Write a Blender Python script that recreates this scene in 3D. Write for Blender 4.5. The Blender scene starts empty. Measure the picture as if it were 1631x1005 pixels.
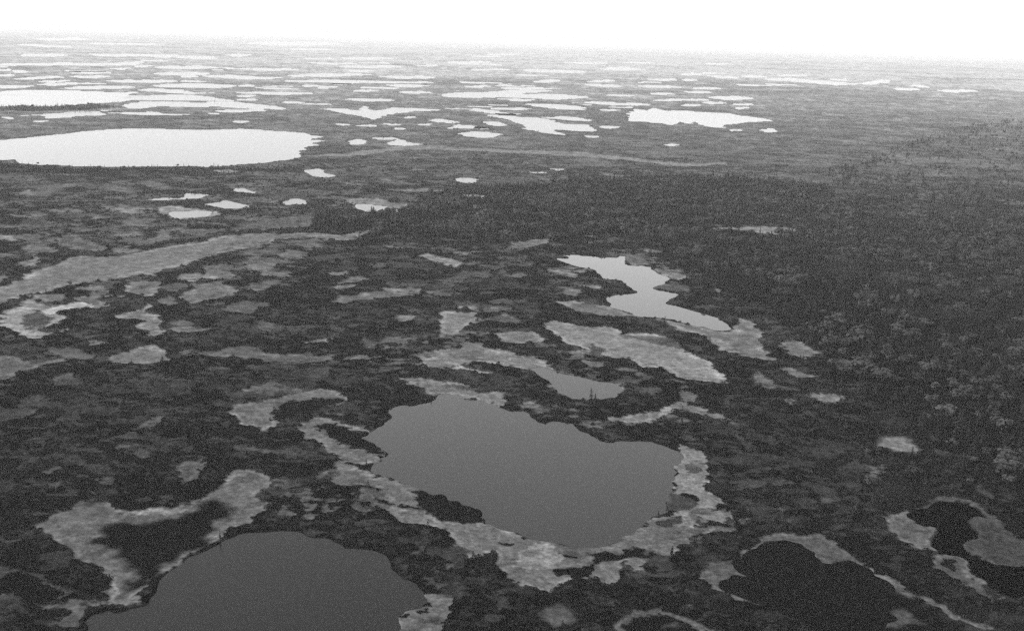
import bpy, math, random
import numpy as np
from mathutils import Matrix, Vector, geometry

S = bpy.context.scene
COL = S.collection
PI = math.pi

# ------------------------------------------------------------------ camera
PW, PH = 1631.0, 1005.0            # size of the photograph
LENS = 40.0
FPX = PW * LENS / 36.0
CAM_H = 190.0                      # the aircraft flies about 190 m above the bog
ROLL = math.atan(0.029)
PITCH = math.atan(440.0 * math.cos(ROLL) / FPX)
_F = np.array([0, math.cos(PITCH), -math.sin(PITCH)])
_R0 = np.array([1.0, 0, 0]); _U0 = np.array([0, math.sin(PITCH), math.cos(PITCH)])
_R = math.cos(ROLL) * _R0 + math.sin(ROLL) * _U0
_U = -math.sin(ROLL) * _R0 + math.cos(ROLL) * _U0
cam = bpy.data.objects.new('camera', bpy.data.cameras.new('camera'))
COL.objects.link(cam)
cam.data.lens = LENS; cam.data.sensor_width = 36.0; cam.data.sensor_fit = 'HORIZONTAL'
cam.data.clip_start = 1.0; cam.data.clip_end = 400000.0
m = Matrix.Identity(4)
for i in range(3):
    m[i][0] = _R[i]; m[i][1] = _U[i]; m[i][2] = -_F[i]
m[2][3] = CAM_H
cam.matrix_world = m
S.camera = cam

# ------------------------------------------------------------------ light, sky, exposure
SUN_EL, SUN_AZ = 30.0, -100.0       # azimuth clockwise from straight ahead
w = bpy.data.worlds.new('World'); S.world = w; w.use_nodes = True
nt = w.node_tree; nt.nodes.clear()
sky = nt.nodes.new('ShaderNodeTexSky'); sky.sky_type = 'NISHITA'; sky.sun_disc = False
sky.sun_elevation = math.radians(SUN_EL); sky.sun_rotation = math.radians(SUN_AZ)
sky.air_density = 1.0; sky.dust_density = 1.0; sky.ozone_density = 1.0
bw = nt.nodes.new('ShaderNodeRGBToBW')                 # monochrome film
bg = nt.nodes.new('ShaderNodeBackground'); bg.inputs['Strength'].default_value = 0.15
wo = nt.nodes.new('ShaderNodeOutputWorld')
nt.links.new(sky.outputs[0], bw.inputs[0]); nt.links.new(bw.outputs[0], bg.inputs[0])
nt.links.new(bg.outputs[0], wo.inputs[0])
sl = bpy.data.lights.new('sun', 'SUN'); sl.energy = 0.5; sl.angle = math.radians(12); sl.color = (1, 1, 1)
so = bpy.data.objects.new('sun', sl); COL.objects.link(so)
sd = Vector((math.sin(math.radians(SUN_AZ)) * math.cos(math.radians(SUN_EL)),
             math.cos(math.radians(SUN_AZ)) * math.cos(math.radians(SUN_EL)), math.sin(math.radians(SUN_EL))))
so.rotation_euler = sd.to_track_quat('Z', 'Y').to_euler(); so.location = (-300, 200, 600)
S.view_settings.view_transform = 'Standard'; S.view_settings.look = 'None'
S.view_settings.exposure = 1.5; S.view_settings.gamma = 1.0
S.render.engine = 'CYCLES'
S.cycles.use_denoising = False
S.cycles.filter_width = 1.5
S.cycles.use_adaptive_sampling = False
S.cycles.max_bounces = 6; S.cycles.diffuse_bounces = 2; S.cycles.glossy_bounces = 2
S.cycles.volume_bounces = 1; S.cycles.transparent_max_bounces = 8

SIGMA = 5.5e-5                     # haze density per metre
HAZE_J = 0.85                      # what the haze tends to, used only to work out surface albedos from tones
E_PI = 1.35                        # radiance of a white surface under this light

# ------------------------------------------------------------------ helpers
def unproject(px, py):
    px = np.asarray(px, float); py = np.asarray(py, float)
    d = _F[None] * FPX + _R[None] * (px - PW / 2)[:, None] + _U[None] * (PH / 2 - py)[:, None]
    dz = np.minimum(d[:, 2], -0.0022 * FPX)
    t = -CAM_H / dz
    return d[:, :2] * t[:, None]

def project(x, y, z):
    p = np.stack([x, y, z - CAM_H], -1)
    f = p @ _F
    return PW / 2 + FPX * (p @ _R) / f, PH / 2 - FPX * (p @ _U) / f, f

def h01(ix, iy, seed):
    with np.errstate(over='ignore'):
        h = (ix.astype(np.uint32) * np.uint32(374761393) + iy.astype(np.uint32) * np.uint32(668265263)
             + np.uint32(seed) * np.uint32(2246822519))
        h = (h ^ (h >> np.uint32(13))) * np.uint32(1274126177)
        h = h ^ (h >> np.uint32(16))
    return h.astype(np.float32) / 4294967295.0

def vnoise(x, y, scale, seed):
    a = 0.6 + seed * 1.7
    u = (x * math.cos(a) - y * math.sin(a)) / scale + seed * 17.3
    v = (x * math.sin(a) + y * math.cos(a)) / scale - seed * 9.1
    iu = np.floor(u).astype(np.int64); iv = np.floor(v).astype(np.int64)
    fu = (u - iu).astype(np.float32); fv = (v - iv).astype(np.float32)
    fu = fu * fu * (3 - 2 * fu); fv = fv * fv * (3 - 2 * fv)
    a0 = h01(iu, iv, seed); a1 = h01(iu + 1, iv, seed); b0 = h01(iu, iv + 1, seed); b1 = h01(iu + 1, iv + 1, seed)
    return (a0 + (a1 - a0) * fu) * (1 - fv) + (b0 + (b1 - b0) * fu) * fv

def fbm(x, y, scale, seed, octv=3):
    t = 0; amp = 1.0; tot = 0
    for o in range(octv):
        t = t + amp * vnoise(x, y, scale / 2 ** o, seed + o * 7); tot += amp; amp *= 0.55
    return t / tot

def sstep(a, b, x):
    t = np.clip((x - a) / (b - a), 0, 1)
    return t * t * (3 - 2 * t)

def smooth_poly(p, n=4):
    p = np.asarray(p, float)
    if len(p) < 4: return p
    p0 = np.roll(p, 1, 0); p2 = np.roll(p, -1, 0); p3 = np.roll(p, -2, 0)
    out = []
    for k in range(n):
        t = k / n
        out.append(p + 0.5 * t * ((p2 - p0) + t * ((2 * p0 - 5 * p + 4 * p2 - p3) + t * (3 * (p - p2) + p3 - p0))) * 1.0)
    return np.stack(out, 1).reshape(-1, 2)

TILES = dict(A=(0, 30), B=(545, 30), C=(1086, 30), D=(0, 340), E=(545, 340), F=(1086, 340),
             G=(0, 669), H=(545, 669), I=(1086, 669))
K = 545 / 1630.0
def outline(tile, s):
    """A traced outline in the photograph's pixels: 'x,y x,y ...'; letters switch between survey tiles; two points make a thin lens."""
    pts = []; cur = tile
    for tok in s.split():
        if tok[0].isalpha():
            cur = tok[0]; tok = tok[1:]
            if not tok: continue
        x, y = tok.split(',')
        x = float(x); y = float(y)
        if cur == 'P': pts.append((x, y))
        else: pts.append((TILES[cur][0] + x * K, TILES[cur][1] + y * K))
    if len(pts) == 2:
        (x0, y0), (x1, y1) = pts
        t = 1.3 + 0.012 * abs(x1 - x0) if cur != 'P' else .55 + .008 * abs(x1 - x0)
        out = []
        for f, q in ((0, 0), (.25, -.8), (.5, -.6), (.75, -1), (1, 0), (.75, .7), (.45, 1), (.2, .8)):
            out.append((x0 + (x1 - x0) * f, y0 + (y1 - y0) * f + q * t))
        pts = out
    return smooth_poly(pts)

# ------------------------------------------------------------------ survey of the place
# lakes and ponds
LAKES = [
 ('G', '430,1005 440,940 500,905 560,915 620,895 700,880 740,840 770,770 830,710 880,680 930,640 1000,625 1060,595 1100,570 1160,545 1230,535 1300,525 1400,535 1500,560 1600,585 1630,605 H 80,608 200,640 225,720 320,770 350,800 400,850 380,890 290,915 250,940 265,1005 P620,1060 500,1100 300,1100 140,1060', 'dark grey pond nearest the camera with a dark pool beside it', 'nearest'),
 ('H', '105,75 180,40 235,0 E 228,960 250,925 300,915 370,915 425,890 440,870 500,862 570,870 600,895 660,890 700,905 760,930 830,935 890,955 930,985 H 950,15 1010,5 1090,15 1130,45 1170,65 1220,90 1300,98 1350,90 1450,95 1530,120 1600,160 1610,190 1570,215 1575,260 1560,310 1560,380 1520,440 1460,480 1380,530 1300,570 1270,590 1200,605 1100,605 1040,590 950,580 850,550 770,530 700,500 655,470 650,430 610,410 540,385 480,345 420,345 350,325 280,295 200,265 155,235 200,175 210,155 160,120', 'large smooth grey pond in the middle with pale sedge all round', 'near'),
 ('I', '250,680 290,640 370,600 440,585 540,590 590,620 640,650 690,685 760,670 820,675 900,720 950,760 1000,790 1010,850 960,890 1000,940 960,975 900,1030 700,1030 560,960 420,900 330,860 220,820 185,790 190,765 240,750 300,750 270,720', 'wide shallow dark pool with a pale sedge rim and sedge growing out of it', 'peaty'),
 ('I', '1090,460 1140,430 1220,400 1270,393 1350,405 1430,450 1445,470 1390,460 1350,480 1350,505 1400,530 1400,555 1350,570 1325,590 1350,620 1400,650 1500,685 1630,700 1760,720 1760,890 1630,840 1540,830 1480,790 1400,720 1390,690 1330,660 1250,635 1210,630 1195,590 1180,565 1210,520 1150,505 1100,480', 'nearly black crooked pool with a narrow channel running out of it', 'dark'),
 ('E', '1015,218 1060,215 1080,210 1040,200 1100,195 1200,203 1300,210 1345,205 1330,235 1380,250 1470,255 1500,285 1550,305 1540,320 1500,335 1495,350 1525,368 1590,380 1600,400 1540,430 1630,455 F 80,470 150,490 200,520 220,550 190,558 100,540 0,515 E 1560,500 1450,495 1380,480 1320,460 1280,430 1258,405 1330,390 1400,385 1385,362 1360,338 1300,320 1230,312 1225,290 1200,270 1130,255 1070,240', 'bright winding lake with ragged banks beside the dark forest', 'bright'),
 ('E', '900,740 960,730 1050,765 1150,785 1250,805 1325,830 1290,860 1230,880 1150,885 1060,855 990,815 950,785', 'smooth grey pond with soft edges behind the large middle pond', 'near'),
 ('A', '0,580 100,570 250,555 350,545 450,533 600,525 750,527 950,530 1150,527 1300,533 1450,548 1470,558 1535,562 1540,568 1470,575 1540,582 1480,590 1505,602 1470,612 1430,630 1420,655 1370,670 1250,685 1130,695 1000,705 900,702 700,703 500,703 300,700 130,695 60,675 0,670 -200,655 -200,590', 'largest lake in view, long pale oval with a notched end', 'far'),
 ('A', '0,350 120,342 250,342 400,346 550,352 640,350 620,360 560,370 620,380 600,392 500,400 380,405 320,415 200,420 100,412 0,420 -100,415 -100,355', 'second broad pale lake beyond the largest one', 'far'),
 ('A', '600,378 700,368 850,362 950,368 1060,385 1100,395 950,390 750,390 640,385', '', 'far'),
 ('A', '590,415 650,398 750,395 900,400 1050,400 1200,405 1370,428 1300,432 1150,428 1040,420 950,420 850,420 750,415 680,425 620,428', '', 'far'),
 ('A', '100,462 200,455 300,450 400,438 480,445 490,460 400,462 300,472 220,475 180,462', '', 'far'),
 ('A', '720,318 800,312 950,310 1110,320 1070,330 900,328 770,325', '', 'far'),
 ('A', '660,340 750,335 850,340 930,352 1020,353 900,358 760,350', '', 'far'),
 ('A', '310,330 420,322 560,320 640,328 500,335 380,336', '', 'far'),
 ('A', '530,450 700,445 800,455 920,458 800,462 700,458', '', 'far'),
 ('A', '1120,350 1250,350 1400,352 1500,357 1350,363 1180,358', '', 'far'),
 ('A', '60,290 150,280 280,275 300,280 180,288', '', 'far'),
 ('A', '-60,322 100,318 160,322 60,332 -60,333', '', 'far'),
 ('A', '960,275 1100,270 1280,280 1300,287 1150,288', '', 'far'),
 ('A', '-60,218 200,213 400,213 700,215 500,224 250,222 -60,224', '', 'far'),
 ('A', '420,170 600,170 850,176 1040,186 800,185 550,176', '', 'far'),
 ('A', '1360,270 1500,264 B 0,262 130,266 0,275 A 1420,277', '', 'far'),
 ('A', '1370,297 1630,293 B 200,298 420,305 200,308 0,305 A 1420,302', '', 'far'),
 ('A', '800,925 860,920 1010,918 990,935 940,945 890,950 830,945', 'small white pond nearest the pale meadow strip', 'far'),
 ('A', '700,860 780,850 850,850 900,830 970,838 940,855 870,862 780,868', 'small white pond with a pointed end', 'far'),
 ('A', '960,885 1040,875 1080,865 1120,880 1200,895 1120,908 1040,900', 'small white diamond pond near the meadow strip', 'far'),
 ('A', '1110,815 1150,808 1200,828 1140,825', '', 'far'),
 ('A', '1350,880 1400,862 1460,870 1440,883', '', 'far'),
 ('A', '1470,725 1510,715 1540,735 1600,750 1560,758 1480,745', '', 'far'),
 ('B', '-65,432 0,428 80,440 100,418 150,440 250,425 300,425 440,432 440,440 330,442 250,455 200,460 150,480 100,470 40,455', '', 'far'),
 ('B', '480,370 530,355 700,350 760,345 850,340 1000,345 850,355 900,362 1000,358 1140,370 1150,378 1000,385 900,380 750,375 600,378', '', 'far'),
 ('B', '690,460 800,455 850,470 950,475 1050,500 1150,505 1200,530 1170,538 1050,530 1000,530 1050,553 1000,548 890,530 870,512 820,490 740,470', '', 'far'),
 ('B', '540,548 620,540 700,540 755,553 700,565 620,562', '', 'far'),
 ('B', '880,408 1000,408 1100,415 1170,428 1080,433 980,425', '', 'far'),
 ('B', '1030,468 1100,470 1195,485 1080,487', '', 'far'),
 ('B', '1370,455 1400,432 1450,440 1480,428 1530,440 C 0,438 100,445 220,450 260,460 350,470 420,485 330,492 270,500 220,505 180,520 110,510 60,490 30,500 B 1600,490 1580,507 1520,497 1400,490 1360,480', 'bright ragged lake far off in front of the hazy forest', 'far'),
 ('B', '420,485 480,480 555,495 500,497', '', 'far'),
 ('B', '510,522 560,505 680,520 600,522', '', 'far'),
 ('B', '30,590 60,575 120,578 110,595 60,600', '', 'far'),
 ('B', '230,600 270,575 330,590 370,598 300,605', '', 'far'),
 ('B', '620,438 700,436 780,450 850,455 780,458', '', 'far'),
 ('B', '680,495 720,490 780,510 720,508', '', 'far'),
 ('B', '1235,515 1300,513 1300,523 1250,524', '', 'far'),
 ('B', '540,765 600,760 660,770 600,782', '', 'far'),
 ('B', '60,890 120,880 160,890 260,905 240,920 160,925 100,912', 'small white pond with dark trees standing along its near bank', 'far'),
 ('C', '120,375 250,370 340,380 230,388', '', 'far'),
 ('C', '390,530 440,525 445,538 400,540', '', 'far'),
 ('C', '380,290 500,285 650,295 820,310 740,318 600,305', '', 'far'),
]
THIN = {'A': '100,175;320,175 340,258;520,258 60,252;140,252 730,232;1020,234 720,262;1000,264 520,298;850,299 190,314;350,311 1200,242;1420,244 340,278;520,278 1120,387;1230,388 1350,400;1440,400 150,490;220,488 1130,490;1190,493 10,472;50,474 990,450;1050,455 480,435;520,437 1030,440;1260,438 1100,175;1190,175 1180,117;1630,122 180,98;420,98 1140,370;1210,368 0,248;50,245 540,240;620,238 640,228;720,226 1440,318;1500,322 1520,330;1600,326 860,275;930,276 0,272;60,270 200,300;330,298 1130,320;1200,320 560,212;700,210',
 'B': '360,505;420,505 85,510;160,510 190,500;280,508 240,520;300,528 130,570;260,572 1150,562;1210,562 1540,602;1590,600 -20,505;30,505 20,385;240,390 850,245;1170,256 180,276;450,282 0,190;220,190 0,229;280,230 1430,322;1600,326 270,350;420,352 760,331;980,334 1150,315;1330,324 1170,400;1470,412 890,732;950,733 990,715;1060,720 1240,437;1320,437 720,428;900,432 500,210;700,208 600,325;700,322 1240,240;1420,242 1480,290;1600,292 1490,390;1620,388 900,300;1050,296 960,470;1040,476 300,470;340,472 640,520;690,524 1180,300;1300,297 800,390;920,388 1480,358;1580,360 60,345;180,343 40,250;160,252 220,318;400,322',
 'C': '60,332;180,333 20,350;140,351 240,408;330,409 0,266;80,265 850,312;1000,296 1000,335;1130,338 1100,318;1170,325 1220,344;1400,344 0,413;90,413 230,533;280,532 130,275;270,283 300,275;380,277 0,290;70,294 0,385;110,388 250,427;300,425 100,398;200,404 700,290;780,292'}
for tl, s in THIN.items():
    for seg in s.split():
        a, b = seg.split(';')
        LAKES.append((tl, a + ' ' + b, '', 'far'))
rr = random.Random(5)
for i in range(75):                    # many more narrow pools, thickest to the left and in the middle
    x = rr.uniform(-40, 1250) if i % 5 else rr.uniform(0, 650)
    y0 = 62 + .029 * (x - 815)
    y = y0 + 24 + rr.random() ** 1.2 * 95
    if x > 1000 and y > y0 + 75: continue
    ln = rr.uniform(18, 75)
    LAKES.append(('P', '%.1f,%.1f %.1f,%.1f' % (x, y, x + ln, y + ln * .02 + rr.uniform(-.6, .6)), '', 'far'))
LAKES = [(a, b, c, 'distant' if d == 'far' and a in 'ABCP' and not c else d) for a, b, c, d in LAKES]

# open bog, sedge and peat: (tile, tone in the photograph, softness, outline); later entries lie over earlier ones
BOGS = [
 ('D', 112, 1.0, '1630,105 1500,100 1400,98 1250,98 1100,105 1000,120 900,145 800,165 700,180 600,195 500,210 420,205 340,215 290,240 200,270 130,300 60,335 -40,370 -60,440 60,410 130,390 200,375 300,350 400,335 500,320 620,300 700,285 800,265 880,245 960,215 1040,195 1150,175 1250,155 1320,130 1450,115 1560,120 E 0,128 80,115 120,90 130,75 60,95 0,108'),
 ('B', 140, 1.2, '-180,655 0,640 100,630 200,620 280,605 380,605 500,612 700,622 900,628 1050,635 1180,640 1300,655 1450,672 1630,690 C 140,690 250,685 140,700 0,705 B 1450,685 1280,672 1100,655 900,645 700,635 500,627 350,625 250,630 150,645 0,655'),
 ('A', 125, 1, '730,910 800,895 900,905 1040,920 1000,945 900,955 820,950'),
 ('A', 100, 2, '1100,800 1270,835'), ('A', 130, 2, '1250,878 1330,868 1300,882'),
 ('A', 130, 1, '60,850 120,825 150,820 80,850'), ('A', 95, 2, '150,800 330,785 350,800 280,825 200,850 170,830'),
 ('A', 98, 2, '480,790 560,800 660,820 640,840 560,825 500,815'), ('A', 104, 1.5, '470,895 560,900 680,915 660,930 560,920 500,910'),
 ('A', 92, 1.5, '180,910 280,905 400,915 330,922'), ('A', 95, 1, '40,935 150,947'), ('A', 98, 1, '-30,958 20,955'),
 ('A', 95, 1.5, '1190,735 1310,750 1230,755'), ('A', 85, 2, '1320,770 1380,800'), ('A', 88, 2, '650,790 720,770 820,810 780,815'),
 ('A', 88, 2, '570,960 650,950 740,990 600,990'), ('A', 88, 2, '1480,835 1600,830 1560,845'), ('A', 90, 2, '1160,942 1230,932'), ('A', 86, 2, '1380,940 1500,920 1470,945'),
 ('B', 125, 1, '20,870 40,860 180,862 220,880 340,890 380,897 280,912 200,930 100,915'),
 ('B', 120, 1, '300,662 350,665'), ('B', 128, 1, '380,648 440,650 420,657'), ('B', 110, 1.5, '180,682 240,685'), ('B', 112, 1.5, '110,705 180,705 140,715'),
 ('B', 108, 2, '250,820 420,810 500,820 400,830'), ('B', 140, 1.5, '540,850 600,838 680,850 670,862 600,858'), ('B', 108, 2, '920,760 1050,765 1000,780'),
 ('B', 92, 2, '1100,895 1180,900 1220,915 1150,920'), ('B', 92, 2, '1480,875 1550,868 1560,885'), ('B', 100, 2, '420,747 560,747'), ('B', 102, 2, '1230,735 1400,755 1280,760'),
 ('B', 98, 2, '160,760 380,790 250,795'), ('B', 98, 2, '0,733 100,745'), ('B', 96, 2, '20,785 110,795'), ('B', 88, 2, '880,932 1000,937'), ('B', 105, 2, '650,710 720,715'),
 ('C', 105, 2.5, '1200,522 1320,527'), ('C', 110, 2.5, '1580,740 1700,725 1690,780'), ('C', 95, 3, '1180,650 1350,670'),
 ('D', 82, 1, '85,115 140,98 185,115 170,140 120,145'),
 ('D', 92, 1, '255,125 300,108 390,103 430,140 520,155 490,180 420,180 330,160'), ('D', 74, 1.5, '300,122 380,118 420,148 470,158 420,168 340,150'),
 ('D', 100, 1, '70,250 150,210 130,170 170,153 240,155 280,175 240,190 180,195 190,230 110,260'),
 ('D', 95, 1.5, '-30,300 50,300 30,340 -30,345'),
 ('D', 140, .8, '5,520 25,490 15,475 70,455 130,450 180,470 240,480 300,490 290,515 240,530 190,560 240,580 180,600 110,590 60,560 15,545'), ('D', 72, 1.5, '110,490 170,470 230,490 240,520 180,555 130,545 95,520'),
 ('D', 100, 1, '330,415 400,400 460,410 520,435 480,455 440,450 400,425'),
 ('D', 165, .8, '180,465 240,455 310,440 380,430 440,435 420,450 360,460 290,470 250,485 210,475'),
 ('D', 115, 1, '240,575 290,550 325,545 300,565 250,580'),
 ('D', 105, .8, '575,350 640,332 700,330 750,340 750,370 700,395 640,385 600,375'), ('D', 80, 1.5, '630,355 690,345 720,358 660,370'),
 ('D', 110, .8, '555,495 620,470 680,450 710,440 710,480 770,500 760,540 800,575 730,585 715,560 660,545 690,520 640,505 580,505'),
 ('D', 95, 1, '860,400 900,370 910,335 960,340 1060,330 1080,360 1150,375 1080,395 1020,410 940,430 890,415'),
 ('D', 98, 1, '940,300 1010,270 1080,275 1130,300 1060,315 990,320'), ('D', 130, .8, '985,305 1030,300 1020,320'), ('D', 140, .8, '905,325 945,322'),
 ('D', 84, 1.5, '1110,245 1200,225 1290,200 1270,240 1190,250 1120,265'), ('D', 84, 1.5, '1270,272 1370,262'),
 ('D', 86, 1, '1180,350 1250,335 1310,325 1310,350 1250,370 1200,365'), ('D', 88, 1, '1070,460 1110,430 1180,420 1300,430 1250,455 1180,470 1110,475'),
 ('D', 92, 1, '810,525 870,515 915,530 850,540'), ('D', 78, 1.5, '1210,530 1250,510 1300,535 1290,560 1240,555'),
 ('D', 102, .8, '490,700 560,675 640,650 730,630 770,660 810,690 760,710 650,718 540,715'),
 ('D', 84, 1, '-40,690 80,690 160,710 260,700 350,680 300,710 220,725 130,745 80,770 -40,800'),
 ('D', 76, .8, '240,800 290,770 330,770 370,795 415,805 350,820 250,820'), ('D', 76, .8, '80,895 130,870 230,870 200,895 120,910'), ('D', 78, .8, '-30,935 80,935 170,940 140,970 60,985 -30,1000'),
 ('D', 82, 1.2, '980,680 1060,655 1130,635 1220,640 1260,670 1340,675 1450,670 1580,680 1640,660 1560,700 1400,712 1300,710 1200,695 1080,690'),
 ('D', 76, 1.5, '1450,765 1500,740 1560,745 1565,780 1520,800 1470,785'), ('D', 70, 2, '1100,860 1250,830 1400,800 1500,850 1350,870 1200,880'),
 ('P', 100, .8, '395,620 440,610 480,625 430,635'), ('D', 110, 1, '530,402 580,402'), ('D', 110, 1, '400,620 440,612 480,622 430,632'),
 ('D', 102, 1.5, '550,105 600,90 640,100 620,115'), ('D', 90, 1.5, '620,150 700,120 780,90 820,120 700,155'), ('D', 92, 1.5, '580,50 640,30 740,35 700,60 640,65'), ('D', 82, 1.5, '830,90 920,75 1050,85 950,110'),
 ('D', 86, 1.5, '1100,75 1200,50 1300,40 1450,10 1490,30 1480,60 1350,75 1150,85'), ('D', 105, 1, '385,80 430,62 445,70 400,85'), ('D', 84, 2, '-20,57 180,62 0,75'),
 ('E', 112, 1, '340,205 395,192 480,212 550,240 530,252 440,228'), ('E', 112, 1.2, '190,155 300,165 240,172'), ('E', 98, 1.5, '520,185 640,190 580,198'), ('E', 104, 1.2, '820,145 980,120 970,145 830,170'), ('E', 118, 1.2, '1140,105 1210,110 1170,118'),
 ('E', 92, 1.2, '-30,410 60,390 150,378 280,375 370,375 300,395 150,405 0,430'), ('E', 80, 1.2, '700,510 780,480 840,500 850,525'), ('E', 82, 1.5, '690,305 820,290'), ('E', 74, 2, '770,440 900,410'), ('E', 74, 2, '80,590 160,620 120,640'),
 ('E', 115, .8, '460,480 510,465 560,475 620,480 625,520 560,570 500,585 460,590 470,530'),
 ('E', 108, .9, '740,580 830,570 900,575 970,610 900,625 800,615'), ('E', 82, 1.3, '830,590 890,588 930,606 860,612'),
 ('E', 108, 1, '1020,425 1120,420 1220,440 1270,440 1330,470 1450,500 1560,510 F 50,530 100,545 220,565 280,505 330,525 380,580 360,620 420,690 380,700 300,680 250,670 150,630 80,580 0,560 E 1500,510 1390,490 1280,495 1200,485 1100,460'), ('F', 120, 1, '130,605 180,595 240,630 260,670 200,655'), ('E', 72, 1.3, '1110,432 1190,428 1200,450 1130,452'),
 ('E', 118, 1, '1480,270 1550,275 1640,310 1560,312'), ('E', 92, 1, '1330,200 1400,205 1470,240 1400,250 1340,235'), ('E', 90, 1, '1480,345 1540,335 1640,345 1640,375 1540,368'),
 ('E', 122, 1, '1140,345 1200,340 1230,355 1180,360'), ('E', 92, 1.2, '1030,350 1100,355 1140,395 1080,395'), ('E', 114, 1, '950,265 1040,275 1130,300 1110,310 1020,285'),
 ('E', 124, .8, '950,525 1010,515 1060,525 1100,530 1160,545 1250,540 1320,560 1340,580 1420,575 1520,585 1560,610 1620,660 F 50,670 110,700 160,740 185,790 170,810 100,800 0,785 E 1540,740 1440,735 1370,700 1290,690 1250,670 1180,665 1100,630 1040,590 980,560'), ('E', 62, 1.3, '1180,620 1240,640 1245,690 1165,660'), ('E', 78, 1, '1330,580 1440,590 1560,600 1600,650 1500,620 1400,600'),
 ('E', 112, 1, '360,695 430,690 440,655 530,645 600,620 660,620 700,650 800,665 870,680 960,720 1050,760 1150,780 1250,800 1330,825 1310,860 1240,890 1150,890 1060,860 980,820 940,775 860,745 760,720 640,710 560,725 440,735 370,725'), ('E', 84, 2, '500,680 620,660 720,690 640,700'), ('E', 135, 1, '760,685 850,690 800,700'),
 ('E', 150, .7, '530,735 600,740 720,760 700,765 620,750 540,742'),
 ('E', 118, 1, '290,795 410,785 480,805 560,815 600,830 650,865 750,855 770,900 740,920 690,895 590,880 540,865 440,865 390,855 360,825'), ('E', 82, 1.3, '510,818 600,828 610,845 530,838'),
 ('E', 118, 1, '820,910 910,905'), ('E', 118, 1, '980,910 1010,925 1090,935'), ('E', 126, 1, '1240,990 1380,960 1500,935 1620,900 1650,915 1560,950 1480,985 1400,1000'), ('E', 100, 1.5, '1430,175 1500,185'), ('E', 100, 1.5, '1290,172 1330,180'),
 ('F', 128, 1.2, '130,75 250,70 400,68 560,80 500,95 400,110 300,85'), ('F', 102, 1.2, '470,630 510,610 600,630 640,660 600,690 540,680 490,650'), ('F', 88, 2, '640,660 700,690 830,710 740,715'), ('F', 100, 1.2, '480,740 540,740 600,770 660,780 560,785 500,765'),
 ('F', 120, 1.2, '610,870 680,860 770,880 760,900 720,915 660,895'), ('F', 116, 1.3, '470,890 510,885 530,915'), ('F', 84, 1.3, '310,770 370,760 400,790 480,830 520,850 430,840 350,800'), ('F', 104, 1.2, '0,850 70,860 60,890 0,900'),
 ('F', 112, 1.2, '-30,915 100,930 180,960 250,985 140,975 40,945'), ('F', 110, 1, '145,370 170,365 165,380'), ('F', 78, 2, '330,920 400,950'),
 ('G', 108, .8, '195,510 250,450 330,430 430,385 520,395 560,425 650,435 800,420 900,405 950,380 1050,320 1090,270 1150,245 1240,255 1290,290 1270,315 1225,335 1235,370 1285,400 1260,430 1205,460 1190,495 1110,520 1060,570 1000,600 930,630 860,690 800,720 740,760 690,800 660,850 590,890 520,870 540,790 500,740 450,700 380,670 330,620 300,600 260,560'),
 ('G', 135, 1, '545,425 620,440 760,430 880,420 950,385 900,430 780,450 640,460'),
 ('G', 27, 3.2, '480,510 600,495 700,490 820,475 900,450 960,400 1030,385 1060,410 1110,430 1100,470 1000,500 1050,530 980,570 1000,600 900,640 850,680 790,710 770,760 700,790 640,830 580,830 650,740 590,700 550,650 560,620 480,600 450,580 500,550'),
 ('G', 95, 1, '580,880 640,850 690,845 660,880 600,895'), ('G', 100, 1, '975,565 1050,535 1100,520 1060,560 1000,580'),
 ('G', 74, .8, '-30,705 90,710 170,730 230,790 340,825 290,860 200,885 100,880 20,870 -30,840'), ('G', 27, 1, '-30,800 40,735 100,715 160,738 220,795 320,825 280,850 210,875 110,875 90,850 40,835 -30,838'), ('G', 75, 1.2, '20,840 70,850 90,872 30,868'),
 ('G', 88, 1, '640,50 690,15 720,-10 760,-50 740,25 700,45'), ('G', 84, 1.2, '860,230 900,195 950,195 965,230 940,270 895,300 870,280'), ('G', 74, 1.2, '1100,130 1160,120 1250,135 1320,150 1420,155 1390,185 1300,165 1200,145 1120,150'), ('G', 70, 1.2, '625,170 680,145 740,140 710,175 670,185'),
 ('G', 76, 1.2, '460,280 510,270 560,290 530,310 490,305'), ('G', 55, 2, '480,310 430,395 500,390 520,320'), ('G', 74, 1.2, '230,310 270,290 305,315 260,330'), ('G', 80, 1, '190,250 230,238 270,240 210,260'), ('G', 85, 1, '560,135 650,118 655,130 590,148'),
 ('G', 88, 1, '1300,455 1350,430 1390,450 1380,480 1350,460'), ('G', 80, 1, '1515,425 1560,410 1570,455 1530,440'), ('G', 80, 1, '1310,350 1390,360 1370,375'), ('G', 78, 1, '1340,300 1420,292'), ('G', 60, 2, '-30,290 60,295 30,325 -30,320'),
 ('H', 108, 1.3, '-40,200 60,225 110,240 200,280 280,300 360,330 380,370 360,430 300,410 230,390 200,350 120,320 60,310 -30,300'),
 ('H', 112, .9, '215,415 225,445 300,497 400,508 470,528 530,565 550,630 620,655 730,650 750,700 800,760 880,800 960,815 1030,800 1070,770 1150,760 1200,770 1290,780 1330,720 1350,680 1400,740 1440,690 1500,670 1580,620 1650,580 1640,440 1560,450 1480,480 1380,530 1280,590 1200,605 1100,605 1000,592 880,565 780,535 700,505 640,500 500,485 400,455 300,425'),
 ('H', 130, 1.5, '820,640 950,600 1040,640 1000,700 860,720'),
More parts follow.
